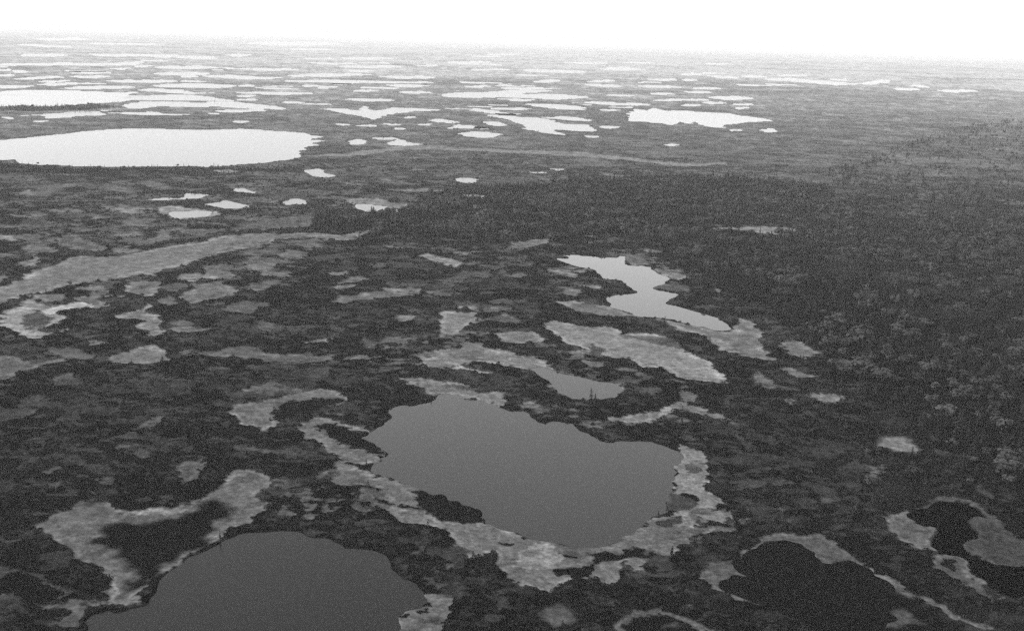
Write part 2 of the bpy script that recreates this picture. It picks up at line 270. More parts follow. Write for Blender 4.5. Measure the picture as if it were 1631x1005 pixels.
 ('I', 128, .9, '-20,150 60,150 100,160 115,210 130,260 110,300 120,340 170,370 230,430 235,470 200,495 150,480 100,470 50,470 140,540 60,530 -30,490'), ('I', 118, .9, '-40,560 40,545 40,565 -30,585'), ('I', 75, 1, '0,220 60,210 90,240 30,250'), ('I', 70, 1, '-60,370 30,360 70,400 20,430 -50,425'), ('I', 40, .9, '10,350 80,375 60,385 20,372'), ('I', 40, .9, '90,425 170,430 140,440'), ('I', 40, .9, '150,390 240,420 240,440 190,435'), ('I', 45, 1, '30,480 130,520 90,525'),
 ('H', 44, 1, '1010,730 1100,710 1180,700 1210,640 1330,640 1400,590 1440,620 1490,640 1450,665 1340,665 1220,690 1200,750 1050,745'), ('H', 42, .8, '740,580 790,583 830,590 800,602'), ('H', 45, .8, '700,548 755,555'), ('H', 45, 1, '880,572 970,578'), ('H', 42, 1, '1040,630 1110,655 1060,650'), ('H', 60, 1, '1500,490 1600,460 1600,520 1560,520'), ('H', 48, 1, '1170,640 1240,628 1290,640 1220,650'),
 ('H', 50, 1.2, '340,350 420,345 500,350 560,390 540,410 600,420 650,440 660,490 600,500 500,480 400,440 370,410'),
 ('H', 90, .9, '80,400 130,430 180,440 110,440 60,420'), ('H', 90, 1, '50,370 100,375'), ('H', 85, 1, '160,390 200,398'),
 ('H', 108, .9, '250,930 330,900 420,880 400,830 450,830 520,840 525,900 490,960 470,1000 460,1060 280,1060 265,960'), ('H', 40, 1, '370,910 410,890 400,920 370,925'), ('H', 40, 1, '265,935 320,930 300,950'), ('H', 80, 2, '400,960 460,930 450,980'),
 ('H', 82, 3, '945,925 1000,885 1050,890 1090,930 1080,970 1000,990 960,960'), ('P', 90, 1.0, '985,1005 1003,980 1030,973 1063,974 1095,985 1125,1010 1060,1030'), ('P', 45, 1.5, '995,1005 1012,986 1035,979 1060,980 1085,990 1110,1010 1050,1030'), ('P', 62, 2, '1050,1000 1075,990 1090,1000'),
 ('H', 72, 2, '420,620 470,640 440,660'), ('H', 80, 1.2, '490,690 530,700 510,715'), ('H', 72, 1.5, '400,760 470,790 450,800'), ('H', 62, 2, '710,740 740,735 730,770'), ('I', 80, 1, '10,960 80,965 140,1005 120,1005 60,975'), ('H', 62, 2, '1500,800 1580,790 1590,830'),
 ('I', 92, 1.0, '70,750 130,705 240,660 300,620 360,590 420,550 500,545 570,555 640,540 700,580 760,620 820,660 900,710 1000,765 1050,790 1060,830 1200,880 1350,950 1500,1000 1400,990 1250,920 1080,850 1080,950 1150,970 1050,985 960,1005 650,1005 560,950 400,895 290,870 220,850 160,810'),
 ('I', 38, 2.6, '560,900 700,860 820,720 930,760 1050,845 1200,915 1340,1000 1200,1060 700,1040'), ('I', 74, 2.0, '840,905 900,895 960,910 1000,900 1060,905 1080,950 1150,970 1050,985 950,980 1000,940 920,920'),
 ('I', 74, 1.0, '1085,440 1160,400 1250,370 1330,385 1400,410 1460,450 1520,500 1580,560 1660,580 1720,690 1600,700 1500,685 1350,620 1325,590 1350,570 1400,545 1350,505 1390,460 1445,470 1350,405 1270,393'),
 ('I', 96, 1.0, '970,480 1085,440 1100,480 1200,510 1190,560 1200,620 1130,620 1060,580 1000,540'), ('I', 88, 1.0, '1180,670 1250,635 1330,655 1395,700 1370,740 1450,780 1480,830 1560,850 1500,850 1400,810 1320,760 1220,720'), ('I', 50, 1.5, '1230,665 1300,680 1330,720 1260,700'),
 ('I', 108, 2.2, '920,110 980,80 1050,85 1100,130 1120,160 1050,155 960,140'), ('I', 92, 1.8, '885,260 905,215 945,225 930,260 900,280'), ('I', 70, 1.5, '240,300 290,275 360,285 520,290 530,310 400,310 300,330 250,330'), ('I', 72, 1.8, '215,65 280,75 320,130 310,150 280,100'), ('I', 70, 1.8, '610,380 720,370 710,395 640,395'), ('I', 62, 2, '1380,310 1430,320 1480,380 1440,370'), ('I', 62, 2, '680,45 730,60'), ('I', 58, 2, '540,170 680,280'),
 ('G', 92, -1.5, '230,900 360,850 470,860 520,780 540,800 530,870 450,900 400,930 370,985 290,1000 280,960 260,920'),
 ('H', 98, -2, '-60,230 60,310 200,350 250,420 120,480 -40,470 -250,480 -350,400 -200,330'), ('G', 90, -2, '1230,300 1450,280 1630,330 1630,480 1500,470 1300,500 1230,420'),
 ('I', 100, -2, '-60,420 240,430 260,520 150,560 0,600 -200,640 -100,500'), ('D', 86, -3, '1100,900 1200,830 1400,780 1500,840 1630,850 1630,1000 1560,960 1300,880'),
 ('E', 104, -2, '780,900 1000,900 1200,980 1400,985 1630,930 F 250,990 300,1010 E 1500,1010 1200,1030 950,990'), ('E', 92, -2, '1000,640 1300,720 1630,800 1630,880 1350,850 1100,750'),
 ('G', 66, -3, '-30,100 500,30 850,110 600,200 -30,270'), ('I', 68, -3, '150,50 500,30 900,200 950,400 800,440 400,500 200,350'), ('D', 68, -3, '700,760 1630,700 1630,860 1000,1000 300,1000 400,850'),
 ('H', 66, -3, '250,500 520,560 720,700 800,900 500,860 300,760'), ('E', 84, -3, '200,600 700,560 500,650 300,760 100,800'), ('I', 66, -2, '0,600 200,560 250,640 60,740 -300,760 -200,680'),
 ('E', 112, -2, '600,860 820,900 900,960 780,960 600,900'), ('E', 100, -2, '1350,170 1600,250 1630,330 1560,330 1480,260'), ('D', 88, -3, '1100,100 1500,120 1450,220 1200,300 1050,330'), ('D', 92, -3, '100,60 800,30 900,110 600,160 200,120'),
 ('P', 116, .7, '365,661 372,645 430,640 455,630 510,623 540,627 548,640 520,650 480,650 450,655 440,675 425,687 405,682 380,670'), ('P', 40, 1.9, '432,656 445,645 470,640 520,635 545,640 500,655 460,662 438,668'),
 ('P', 112, .7, '472,683 490,668 520,668 560,680 590,690 612,715 605,725 598,740 545,735 515,710 485,697'), ('P', 44, 1.6, '500,675 530,675 560,685 590,695 608,715 600,722 560,715 530,700'),
]
for i in range(130):                    # small flarks scattered over the open heath, largest towards the camera
    x = rr.uniform(-20, 1000); y = 255 + 330 * rr.random() ** 1.25
    if y > 330 and 560 < x and y < 400: continue
    ln = rr.uniform(7, 26) * (.6 + .0016 * y); th = ln * rr.uniform(.13, .24) * (.55 + .0011 * y); tilt = rr.uniform(-.12, .10)
    pts = []
    for a in range(8):
        q = rr.uniform(.6, 1.25); c_, s_ = math.cos(a * PI / 4) * ln * q, math.sin(a * PI / 4) * th * q
        pts.append('%.1f,%.1f' % (x + c_, y + s_ + c_ * tilt))
    BOGS.insert(0, ('P', rr.uniform(72, 112), rr.uniform(.8, 1.6), ' '.join(pts)))
# woodland: (density per square metre, tree height, outline in the photograph's pixels)
WOODS = [
 (.026, 7.2, '1060,405 1100,380 1180,350 1290,330 1400,250 1631,190 1900,170 2000,700 1800,840 1640,790 1500,720 1400,650 1300,570 1250,530 1190,480 1110,445'),
 (.060, 7.0, '490,340 560,350 650,335 700,312 800,302 900,292 1050,285 1180,287 1300,300 1330,330 1180,350 1100,380 1060,395 1000,372 860,385 740,380 620,370 580,378 500,368'),
 (.013, 3.4, '1000,640 1250,540 1500,720 1640,790 1700,1040 1100,1040 1130,880 1120,720'),
 (.012, 3.0, '560,890 640,800 700,850 760,870 800,930 900,950 1010,1000 1040,1060 700,1060 720,960'),
 (.035, 4.0, '-60,264 60,264 140,269 340,270 480,266 480,272 340,277 100,278 -60,274'),
 (.025, 5.0, '-60,170 60,172 160,168 160,174 60,178 -60,176'),
 (.060, 6.0, '925,632 935,622 950,622 952,637 938,640'),
 (.045, 5.0, '590,333 640,330 660,336 640,345 590,342'),
 (.010, 3.0, '470,730 560,740 660,800 700,850 600,880 500,830'),
]

# ------------------------------------------------------------------ ground: one sheet to the horizon
AZ = math.radians(34)
azf = np.linspace(-AZ, AZ, 1350)
azc = np.linspace(AZ, 2 * PI - AZ, 60)[1:-1]
az = np.concatenate([azf, azc])
dep = np.concatenate([np.linspace(math.radians(31), math.radians(1.0), 900), np.geomspace(math.radians(0.99), math.radians(0.085), 90)])
rad = np.concatenate([np.linspace(8, 300, 10), CAM_H / np.tan(dep)])
NR, NA = len(rad), len(az)
RAD, AZI = np.meshgrid(rad, az, indexing='ij')
jit = np.random.default_rng(3)
X = (RAD * np.sin(AZI)).ravel(); Y = (RAD * np.cos(AZI)).ravel(); D = RAD.ravel()
dr = np.gradient(rad); da = np.full(NA, az[1] - az[0]); da[len(azf):] = azc[1] - azc[0]
AREA = (dr[:, None] * (rad[:, None] * da[None, :])).ravel()
FINE = np.repeat((np.abs(np.concatenate([azf, azc * 0 + 9])) < 8)[None], NR, 0).ravel() & (D > 290)

# domain warp so that every shore and patch edge is ragged at the scale it is seen
WX = np.zeros_like(X); WY = np.zeros_like(Y)
for i, s in enumerate((1.6, 4, 10, 25, 70, 200, 600)):
    wgt = np.exp(-(np.log(s / (0.009 * D + .3)) / 0.9) ** 2)
    WX += 0.66 * s * wgt * (vnoise(X, Y, s, 20 + i) - .5); WY += 0.66 * s * wgt * (vnoise(X, Y, s, 40 + i) - .5)
XW, YW = X + WX, Y + WY

def sdf(poly, margin):
    """Signed distance (inside positive) of the warped grid to a polygon in metres; returns vertex indices and distances."""
    lo = poly.min(0) - margin; hi = poly.max(0) + margin
    idx = np.nonzero((XW > lo[0]) & (XW < hi[0]) & (YW > lo[1]) & (YW < hi[1]))[0]
    if len(idx) == 0: return idx, np.zeros(0)
    px, py = XW[idx], YW[idx]
    best = np.full(len(idx), 1e18); ins = np.zeros(len(idx), bool)
    n = len(poly)
    for i in range(n):
        ax, ay = poly[i]; bx, by = poly[(i + 1) % n]
        ex, ey = bx - ax, by - ay
        q = ex * ex + ey * ey + 1e-12
        t = np.clip(((px - ax) * ex + (py - ay) * ey) / q, 0, 1)
        best = np.minimum(best, (px - ax - t * ex) ** 2 + (py - ay - t * ey) ** 2)
        if ay != by:
            c = ((ay > py) != (by > py)) & (px < ex * (py - ay) / (by - ay) + ax)
            ins ^= c
    dd = np.sqrt(best)
    return idx, np.where(ins, dd, -dd)

def tone_albedo(tone, d):
    lin = np.where(tone > 10, ((tone / 255.0 + .055) / 1.055) ** 2.4, tone / 255 / 12.92)
    tr = np.exp(-SIGMA * np.sqrt(d * d + CAM_H ** 2))
    return np.clip((lin - HAZE_J * (1 - tr)) / (tr * E_PI), 0.006, 0.5)

n_big = fbm(X, Y, 160, 3, 3); n_mid = fbm(X, Y, 30, 5, 3); n_sm = fbm(X, Y, 7, 8, 3); n_fine = vnoise(X, Y, 2.2, 12)
n_str = vnoise(X * .35, Y, 3.2, 15)
# dark heath: dwarf birch and crowberry near by, paler farther out with lichen and haze put into the albedo
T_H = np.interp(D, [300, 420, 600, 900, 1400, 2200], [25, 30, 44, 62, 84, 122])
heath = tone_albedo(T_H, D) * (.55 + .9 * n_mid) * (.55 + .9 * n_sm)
# flarks, lichen and wet hollows: crisp little patches at every size
pale = np.zeros(len(X)); inkd = np.zeros(len(X))
for i, sc in enumerate((3, 8, 20, 55, 150, 420)):
    wgt = np.exp(-(np.log(sc / (0.018 * D + .5)) / .85) ** 2)
    f = fbm(XW * .75, YW, sc, 110 + 5 * i, 4)
    thr = .66 - .14 * (n_big - .5) - .05 * (n_mid - .5) - .035 * sstep(550, 900, D)
    pale = np.maximum(pale, wgt * sstep(thr, thr + .03, f) * (.5 + .5 * h01(np.floor(X / sc / 2).astype(np.int64), np.floor(Y / sc / 2).astype(np.int64), 7)))
    inkd = np.maximum(inkd, wgt * sstep(.40, .33, f))
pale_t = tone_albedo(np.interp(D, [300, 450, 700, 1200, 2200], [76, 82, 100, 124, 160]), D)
# scattered single shrubs, tussocks and lichen spots
spot = np.zeros(len(X)); wsum = np.zeros(len(X))
for i, sc in enumerate((.8, 2, 5, 12.5, 31, 78)):
    wgt = np.exp(-(np.log(sc / (0.0042 * D + .15)) / .6) ** 2)
    spot += wgt * (.65 * vnoise(X, Y, sc, 150 + i) + .35 * vnoise(X, Y, sc * .55, 160 + i)); wsum += wgt
spot = spot / (wsum + 1e-6) - .5
pale = np.clip(pale * (1 + 1.6 * spot), 0, 1)
for i, sc in enumerate((2, 5, 12.5, 31, 78)):
    wgt = np.exp(-(np.log(sc / (0.009 * D + .3)) / .7) ** 2)
    f = fbm(XW * .7, YW, sc, 170 + 5 * i, 3)
    pale = np.maximum(pale, .7 * wgt * sstep(.66, .72, f + .2 * (n_mid - .5) + .12 * (n_big - .5) + .02 * sstep(500, 800, D)))
heath = heath * (1 - .65 * inkd) * np.exp(2.6 * spot)
heath = heath * (1 - .9 * pale) + pale_t * .9 * pale
lich = pale
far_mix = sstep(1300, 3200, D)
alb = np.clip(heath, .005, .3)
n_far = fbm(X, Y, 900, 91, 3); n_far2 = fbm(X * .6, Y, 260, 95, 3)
plain = .07 + (sstep(1500, 4200, D) * .12 + sstep(3500, 9000, D) * .22) * (.25 + 1.5 * n_far * (.5 + n_far2))  # far plain whitened with distance, haze painted into its albedo
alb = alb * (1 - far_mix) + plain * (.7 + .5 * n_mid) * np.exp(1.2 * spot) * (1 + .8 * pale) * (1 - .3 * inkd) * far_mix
patch = np.full(len(X), -1, np.int32)          # which open bog a vertex belongs to
bogm = np.zeros(len(X))
edge_n = (fbm(X, Y, 6, 31, 3) - .5)
edge_f = (fbm(X, Y, 40, 33, 3) - .5)
n_sp = fbm(XW * .7, YW, 5.5, 37, 3)
tex = np.exp(1.1 * spot) * (0.62 + .34 * n_fine + .42 * n_sm + .3 * (n_mid - .5)) * (1 - .30 * sstep(.64, .74, n_sp))
BOG_POLY = []
for k, (tl, tone, soft, s) in enumerate(BOGS):
    pp = outline(tl, s)
    wp = unproject(pp[:, 0], pp[:, 1])
    dist = float(np.median(np.hypot(wp[:, 0], wp[:, 1])))
    sw = 0.0027 * dist * abs(soft)
    idx, sd_ = sdf(wp, sw * 3 + 4)
    if len(idx) == 0: continue
    e = np.where(D[idx] < 900, edge_n[idx], edge_f[idx])
    if soft < 0: sw = abs(sw)
    if abs(soft) < 2:                           # the edge breaks up into tussocks and shrubs
        mm = sstep(.40, .60, sstep(-2.6 * sw, 2.6 * sw, sd_ + e * sw * 2.4) + 1.05 * spot[idx] + .25 * (n_sp[idx] - .5))
    else:
        mm = sstep(-sw * .8, sw * .8, sd_ + e * sw * 1.4)
    if soft < 0:                                # broken ground: only specks of the paler cover
        spk = .6 * n_sp[idx] + .4 * n_sm[idx]
        mm = mm * sstep(.52, .60, spk + .10 * (mm - 1))
    ta = tone_albedo(np.float64(tone) + (np.where(D[idx] < 650, 9, np.where(D[idx] < 1700, 25, 14)) if tone > 52 else 0), D[idx])
    if soft > 0 and 60 < tone < 128:            # wetter, paler rim along the edge of an open bog
        rim = np.exp(-((sd_ + e * sw * 2.5 - 1.3 * sw) / (1.1 * sw)) ** 2) * sstep(.35, .6, n_mid[idx] * .6 + n_sm[idx] * .4)
        ta = ta * (.92 + .55 * rim)
    alb[idx] = alb[idx] * (1 - mm) + ta * tex[idx] * mm
    lightness = 1.0 if soft > 0 else .5
    bogm[idx] = np.maximum(bogm[idx], mm * lightness)
    wide = (wp[:, 0].max() - wp[:, 0].min())
    sel = mm > .5
    if soft > 0: patch[idx[sel]] = k if tone > 52 else patch[idx[sel]]
# lakes
wet = np.full(len(X), -1e9)
LAKE_W = []
for k, (tl, s, lab, cls) in enumerate(LAKES):
    pp = outline(tl, s)
    wp = unproject(pp[:, 0], pp[:, 1])
    LAKE_W.append(wp)
    dist = float(np.median(np.hypot(wp[:, 0], wp[:, 1])))
    idx, sd_ = sdf(wp, 12 + .01 * dist)
    wet[idx] = np.maximum(wet[idx], sd_)
# woods
taper = np.zeros(len(X)); wood = np.zeros(len(X)); wood_h = np.full(len(X), 2.6)
for den, hh, s in WOODS:
    wp = unproject(*smooth_poly([tuple(map(float, t.split(','))) for t in s.split()]).T)
    dist = float(np.median(np.hypot(wp[:, 0], wp[:, 1])))
    idx, sd_ = sdf(wp, 40)
    mm = sstep(-18, 18, sd_ + edge_f[idx] * 60)
    if dist * 0 + (wp.max(0) - wp.min(0)).min() < 80: mm = sstep(-4, 4, sd_)
    nv = den * mm
    if dist < 1200 and den > .02: taper[idx] = np.maximum(taper[idx], .9 * mm)
    wood_h[idx] = np.where(nv > wood[idx], hh, wood_h[idx]); wood[idx] = np.maximum(wood[idx], nv)
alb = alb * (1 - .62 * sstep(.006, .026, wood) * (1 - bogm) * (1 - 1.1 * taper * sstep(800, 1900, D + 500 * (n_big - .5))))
# relief: hummocks, low peat banks round the water, lake beds
shore = -wet                                        # metres outside the water
bank = 0.16 + 0.95 * sstep(.35, .75, fbm(X, Y, 34, 61, 2))
bankw = np.maximum(1.2, D * .0016)
Z = 0.25 + 0.5 * n_sm + .35 * (n_fine - .5) * (D < 1500) + .5 * n_mid
Z = np.where(bogm > 0, Z * (1 - .75 * bogm) + .12 * bogm, Z)
Z = np.maximum(Z, .14)
near_shore = sstep(0, 1, 1 - (shore - bankw) / (6 + .004 * D))
Z = np.where(wet > -1e8, Z * (1 - near_shore) + bank * near_shore, Z)
rise = sstep(-bankw * .2, bankw, shore)
bed = -0.5 - np.maximum(0, (D - 1500) * .0004)
Z = np.where(wet > -1e8, bed + (Z - bed) * rise, Z)
# wet peat on the bank face
peat = np.where(wet > -1e8, sstep(0, 1, 1 - (shore - bankw * .4) / (bankw * 1.1)), 0) * sstep(.3, .7, (bank - .16) / .95) * (D < 1600)
alb = alb * (1 - .72 * peat)
alb = np.clip(alb, .005, .5)
Z -= np.maximum(0, D - 5000) * 0.0

co = np.stack([X, Y, Z], 1)
rows = np.arange(NR - 1)[:, None] * NA; cols = np.arange(NA)[None, :]
cn = (np.arange(NA) + 1) % NA
q = np.stack([rows + cols, rows + cn[None, :], rows + NA + cn[None, :], rows + NA + cols], -1).reshape(-1, 4)
q = q[:, ::-1]

def add_props(o, label=None, cat=None, group=None, kind=None):
    if label: o['label'] = label
    if cat: o['category'] = cat
    if group: o['group'] = group
    if kind: o['kind'] = kind
    return o

def grid_object(name, faces, mat):
    used, inv = np.unique(faces.ravel(), return_inverse=True)
    me = bpy.data.meshes.new(name)
    me.vertices.add(len(used)); me.vertices.foreach_set('co', co[used].astype(np.float32).ravel())
    nf = len(faces)
    me.loops.add(nf * 4); me.loops.foreach_set('vertex_index', inv.astype(np.int32).ravel())
    me.polygons.add(nf); me.polygons.foreach_set('loop_start', np.arange(0, nf * 4, 4, dtype=np.int32))
    me.polygons.foreach_set('use_smooth', np.ones(nf, bool))
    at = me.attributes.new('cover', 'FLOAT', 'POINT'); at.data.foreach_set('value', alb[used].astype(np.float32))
    me.update(calc_edges=True)
    me.materials.append(mat)
    o = bpy.data.objects.new(name, me); COL.objects.link(o)
    return o

def nodes(name):
    mt = bpy.data.materials.new(name); mt.use_nodes = True
    n = mt.node_tree; n.nodes.clear()
    out = n.nodes.new('ShaderNodeOutputMaterial'); b = n.nodes.new('ShaderNodeBsdfPrincipled')
    n.links.new(b.outputs[0], out.inputs['Surface'])
    return mt, n, b, out

def math_node(n, op, a, b):
    x = n.nodes.new('ShaderNodeMath'); x.operation = op
    for i, v in enumerate((a, b)):
        if isinstance(v, (int, float)): x.inputs[i].default_value = v
        else: n.links.new(v, x.inputs[i])
    return x.outputs[0]

def noise_node(n, vec, scale, detail=3):
    x = n.nodes.new('ShaderNodeTexNoise'); x.inputs['Scale'].default_value = scale; x.inputs['Detail'].default_value = detail
    n.links.new(vec, x.inputs['Vector']); return x.outputs['Fac']

MG, n, b, out = nodes('bog_vegetation')
geo = n.nodes.new('ShaderNodeNewGeometry'); at = n.nodes.new('ShaderNodeAttribute'); at.attribute_name = 'cover'
f1 = noise_node(n, geo.outputs['Position'], 0.9, 4); f2 = noise_node(n, geo.outputs['Position'], 0.22, 3)
v = math_node(n, 'MULTIPLY', at.outputs['Fac'], math_node(n, 'ADD', math_node(n, 'MULTIPLY', f1, 1.5), .25))
v = math_node(n, 'MULTIPLY', v, math_node(n, 'ADD', math_node(n, 'MULTIPLY', f2, .7), .65))
cmb = n.nodes.new('ShaderNodeCombineColor')
for i in range(3): n.links.new(v, cmb.inputs[i])
n.links.new(cmb.outputs[0], b.inputs['Base Color'])
b.inputs['Roughness'].default_value = 1.0; b.inputs['Specular IOR Level'].default_value = 0.0
bp = n.nodes.new('ShaderNodeBump'); bp.inputs['Strength'].default_value = .5; bp.inputs['Distance'].default_value = .35
n.links.new(f1, bp.inputs['Height']); n.links.new(bp.outputs[0], b.inputs['Normal'])

def water_mat(name, spec, rough, base):
    mt, n, b, out = nodes(name)
    g = n.nodes.new('ShaderNodeNewGeometry')
    b.inputs['Base Color'].default_value = (base, base, base, 1); b.inputs['Roughness'].default_value = rough
    b.inputs['IOR'].default_value = 1.333; b.inputs['Specular IOR Level'].default_value = spec
    f = noise_node(n, g.outputs['Position'], .35, 3)
    bp = n.nodes.new('ShaderNodeBump'); bp.inputs['Strength'].default_value = .06; bp.inputs['Distance'].default_value = .05
    n.links.new(f, bp.inputs['Height']); n.links.new(bp.outputs[0], b.inputs['Normal'])
    return mt
MWATER = {'nearest': water_mat('dark_pond_water', .26, .12, .01),
          'distant': water_mat('rippled_lake_water', .5, .185, .012),
          'bright': water_mat('open_water', 1.0, .05, .012),
          'near': water_mat('pond_water', .5, .12, .012), 'far': water_mat('lake_water', .5, .17, .012),
          'peaty': water_mat('shallow_peaty_water', 0.0, .3, .006),
          'dark': water_mat('peaty_water', 0.0, .3, .002)}

fp = patch[q]
fid = np.where((fp == fp[:, :1]).all(1), fp[:, 0], -1)
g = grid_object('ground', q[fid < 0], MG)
add_props(g, 'dark mottled heath and bog land reaching to the horizon', 'ground', kind='structure')
for k in np.unique(fid):
    if k < 0: continue
    fs = q[fid == k]
    if len(fs) < 12:
        pass
    o = grid_object('bog_field', fs, MG)
    add_props(o, 'pale open patch of sedge bog between the dark heath', 'bog', 'open sedge bogs', 'structure')

# ------------------------------------------------------------------ water sheets
for k, (tl, s, lab, cls) in enumerate(LAKES):
    wp = LAKE_W[k]
    dist = float(np.median(np.hypot(wp[:, 0], wp[:, 1])))
    marg = 2.5 + .004 * dist
    idx, sd_ = sdf(wp, marg * 2)
    flag = np.zeros(len(X), bool); flag[idx[sd_ > -marg]] = True
    if not flag.any(): continue
    fs = q[flag[q].any(1)]
    used, inv = np.unique(fs.ravel(), return_inverse=True)
    vv = np.stack([X[used], Y[used], np.full(len(used), .003 * (k % 9))], 1)
    me = bpy.data.meshes.new('lake'); me.from_pydata(vv.tolist(), [], inv.reshape(-1, 4).tolist()); me.materials.append(MWATER[cls])
    me.polygons.foreach_set('use_smooth', [True] * len(me.polygons))
    o = bpy.data.objects.new('lake', me); COL.objects.link(o)
    if lab: add_props(o, lab, 'lake', kind='structure')
    else: add_props(o, 'narrow pale lake among many on the far hazy plain', 'lake', 'far pale lakes', 'structure')

# ------------------------------------------------------------------ trees and shrubs
def leaf_mat(name, lo, hi):
    mt, n, b, out = nodes(name)
    oi = n.nodes.new('ShaderNodeObjectInfo'); g = n.nodes.new('ShaderNodeNewGeometry')
    f = noise_node(n, g.outputs['Position'], 1.1, 2)
    f2 = noise_node(n, g.outputs['Position'], .065, 2)
    f2 = math_node(n, 'MULTIPLY', math_node(n, 'SUBTRACT', f2, .34), 2.2)
    t = math_node(n, 'ADD', math_node(n, 'MULTIPLY', oi.outputs['Random'], .25), math_node(n, 'ADD', math_node(n, 'MULTIPLY', f, .15), f2))
    t = math_node(n, 'MAXIMUM', t, 0.0)
    v = math_node(n, 'ADD', math_node(n, 'MULTIPLY', t, hi - lo), lo)
    cmb = n.nodes.new('ShaderNodeCombineColor')
    for i in range(3): n.links.new(v, cmb.inputs[i])
    n.links.new(cmb.outputs[0], b.inputs['Base Color'])
    b.inputs['Roughness'].default_value = .9; b.inputs['Specular IOR Level'].default_value = .1
    return mt
M_SPRUCE = leaf_mat('spruce_needles', .004, .024)
M_BIRCH = leaf_mat('birch_leaves', .016, .075)
M_SHRUB = leaf_mat('dwarf_birch_leaves', .006, .020)
M_BARK = leaf_mat('bark', .06, .10)

def clump(vs, fs, c, r, nrm, rng):
    """one ragged leaf clump: a bent quad"""
    a = Vector(nrm).normalized(); t = a.orthogonal().normalized(); s = a.cross(t)
    ang = rng.uniform(0, 6.28); t, s = t * math.cos(ang) + s * math.sin(ang), s * math.cos(ang) - t * math.sin(ang)
    i = len(vs); c = Vector(c)
    for u, w_ in ((-1, -.6), (.9, -.8), (1.1, .7), (-.7, 1)):
        vs.append(tuple(c + t * r * u * rng.uniform(.7, 1.2) + s * r * w_ * rng.uniform(.7, 1.2) + a * rng.uniform(-.25, .25) * r))
    fs.append((i, i + 1, i + 2)); fs.append((i, i + 2, i + 3))

def trunk_geo(h, r, lean, seg=5):
    vs, fs = [], []
    for k in range(4):
        t = k / 3
        for j in range(seg):
            a = 2 * PI * j / seg; rr_ = r * (1 - .85 * t)
            vs.append((lean * t * t + rr_ * math.cos(a), rr_ * math.sin(a), -0.4 + (h + .4) * t))
    for k in range(3):
        for j in range(seg):
            fs.append((k * seg + j, k * seg + (j + 1) % seg, (k + 1) * seg + (j + 1) % seg, (k + 1) * seg + j))
    return vs, fs

def spruce_crown(rng, h=1.0, w_=.17, n=70):
    vs, fs = [], []
    for k in range(n):
        t = (k + rng.random()) / n
        z = h * (.10 + .90 * t)
        rmax = w_ * h * (1 - t) ** .8 * rng.uniform(.55, 1.25) + .012
        a = rng.uniform(0, 2 * PI); rr_ = rmax * rng.uniform(.35, 1)
        clump(vs, fs, (rr_ * math.cos(a), rr_ * math.sin(a), z - rr_ * .5), .05 * h * (1.25 - .8 * t), (math.cos(a) * .8, math.sin(a) * .8, .75), rng)
    return vs, fs

def birch_crown(rng, h=1.0, w_=.34, n=84):
    vs, fs = [], []
    lobes = [(rng.uniform(-.22, .22), rng.uniform(-.22, .22), rng.uniform(.42, .82), rng.uniform(.17, .27)) for _ in range(6)]
    for k in range(n):
        lx, ly, lz, lr = lobes[k % 6]
        v_ = Vector((rng.gauss(0, 1), rng.gauss(0, 1), rng.gauss(0, 1))).normalized()
        p = Vector((lx, ly, lz)) + v_ * lr * rng.uniform(.6, 1.05)
        clump(vs, fs, tuple(p * h), .088 * h, v_ + Vector((0, 0, .3)), rng)
    return vs, fs

def shrub_geo(rng, n=34):
    vs, fs = [], []
    for k in range(n):
        a = rng.uniform(0, 2 * PI); r_ = rng.random() ** .6
        top = .75 * (1 - r_ * r_ * .75) * rng.uniform(.5, 1.1)
        clump(vs, fs, (r_ * math.cos(a), r_ * math.sin(a), top), .26, (math.cos(a) * .8, math.sin(a) * .8, .8), rng)
    return vs, fs

def mesh_of(name, vs, fs, mat):
    me = bpy.data.meshes.new(name); me.from_pydata(vs, [], fs); me.materials.append(mat); return me

SPR = []; 
for i in range(6):
    rg = random.Random(100 + i)
    SPR.append((mesh_of('crown', *spruce_crown(rg, 1, (.15, .19, .13, .22, .17, .2)[i], 70), M_SPRUCE),
                mesh_of('trunk', *trunk_geo(.96, .016, .02 * (i - 2)), M_BARK)))
BIR = []
for i in range(4):
    rg = random.Random(200 + i)
    BIR.append((mesh_of('crown', *birch_crown(rg), M_BIRCH), mesh_of('trunk', *trunk_geo(.8, .018, .03 * (i - 1)), M_BARK)))

def joined(name, a, b_):
    me = bpy.data.meshes.new(name)
    va = [tuple(v.co) for v in a.vertices]; vb = [tuple(v.co) for v in b_.vertices]
    fa = [tuple(p.vertices) for p in a.polygons]; fb = [tuple(i + len(va) for i in p.vertices) for p in b_.polygons]
    me.from_pydata(va + vb, [], fa + fb)
    me.materials.append(a.materials[0]); me.materials.append(b_.materials[0])
    me.polygons.foreach_set('material_index', [0] * len(fa) + [1] * len(fb))
    return me

def proto_collection(name, meshes):
    c = bpy.data.collections.new(name)
    for i, me in enumerate(meshes):
        c.objects.link(bpy.data.objects.new('%s_%02d' % (name, i), me))
    return c
C_TREES = proto_collection('tree_kind', [joined('tree', *x) for x in SPR + BIR])
C_SHRUB = proto_collection('shrub_kind', [mesh_of('shrub', *shrub_geo(random.Random(300 + i)), M_SHRUB) for i in range(5)])

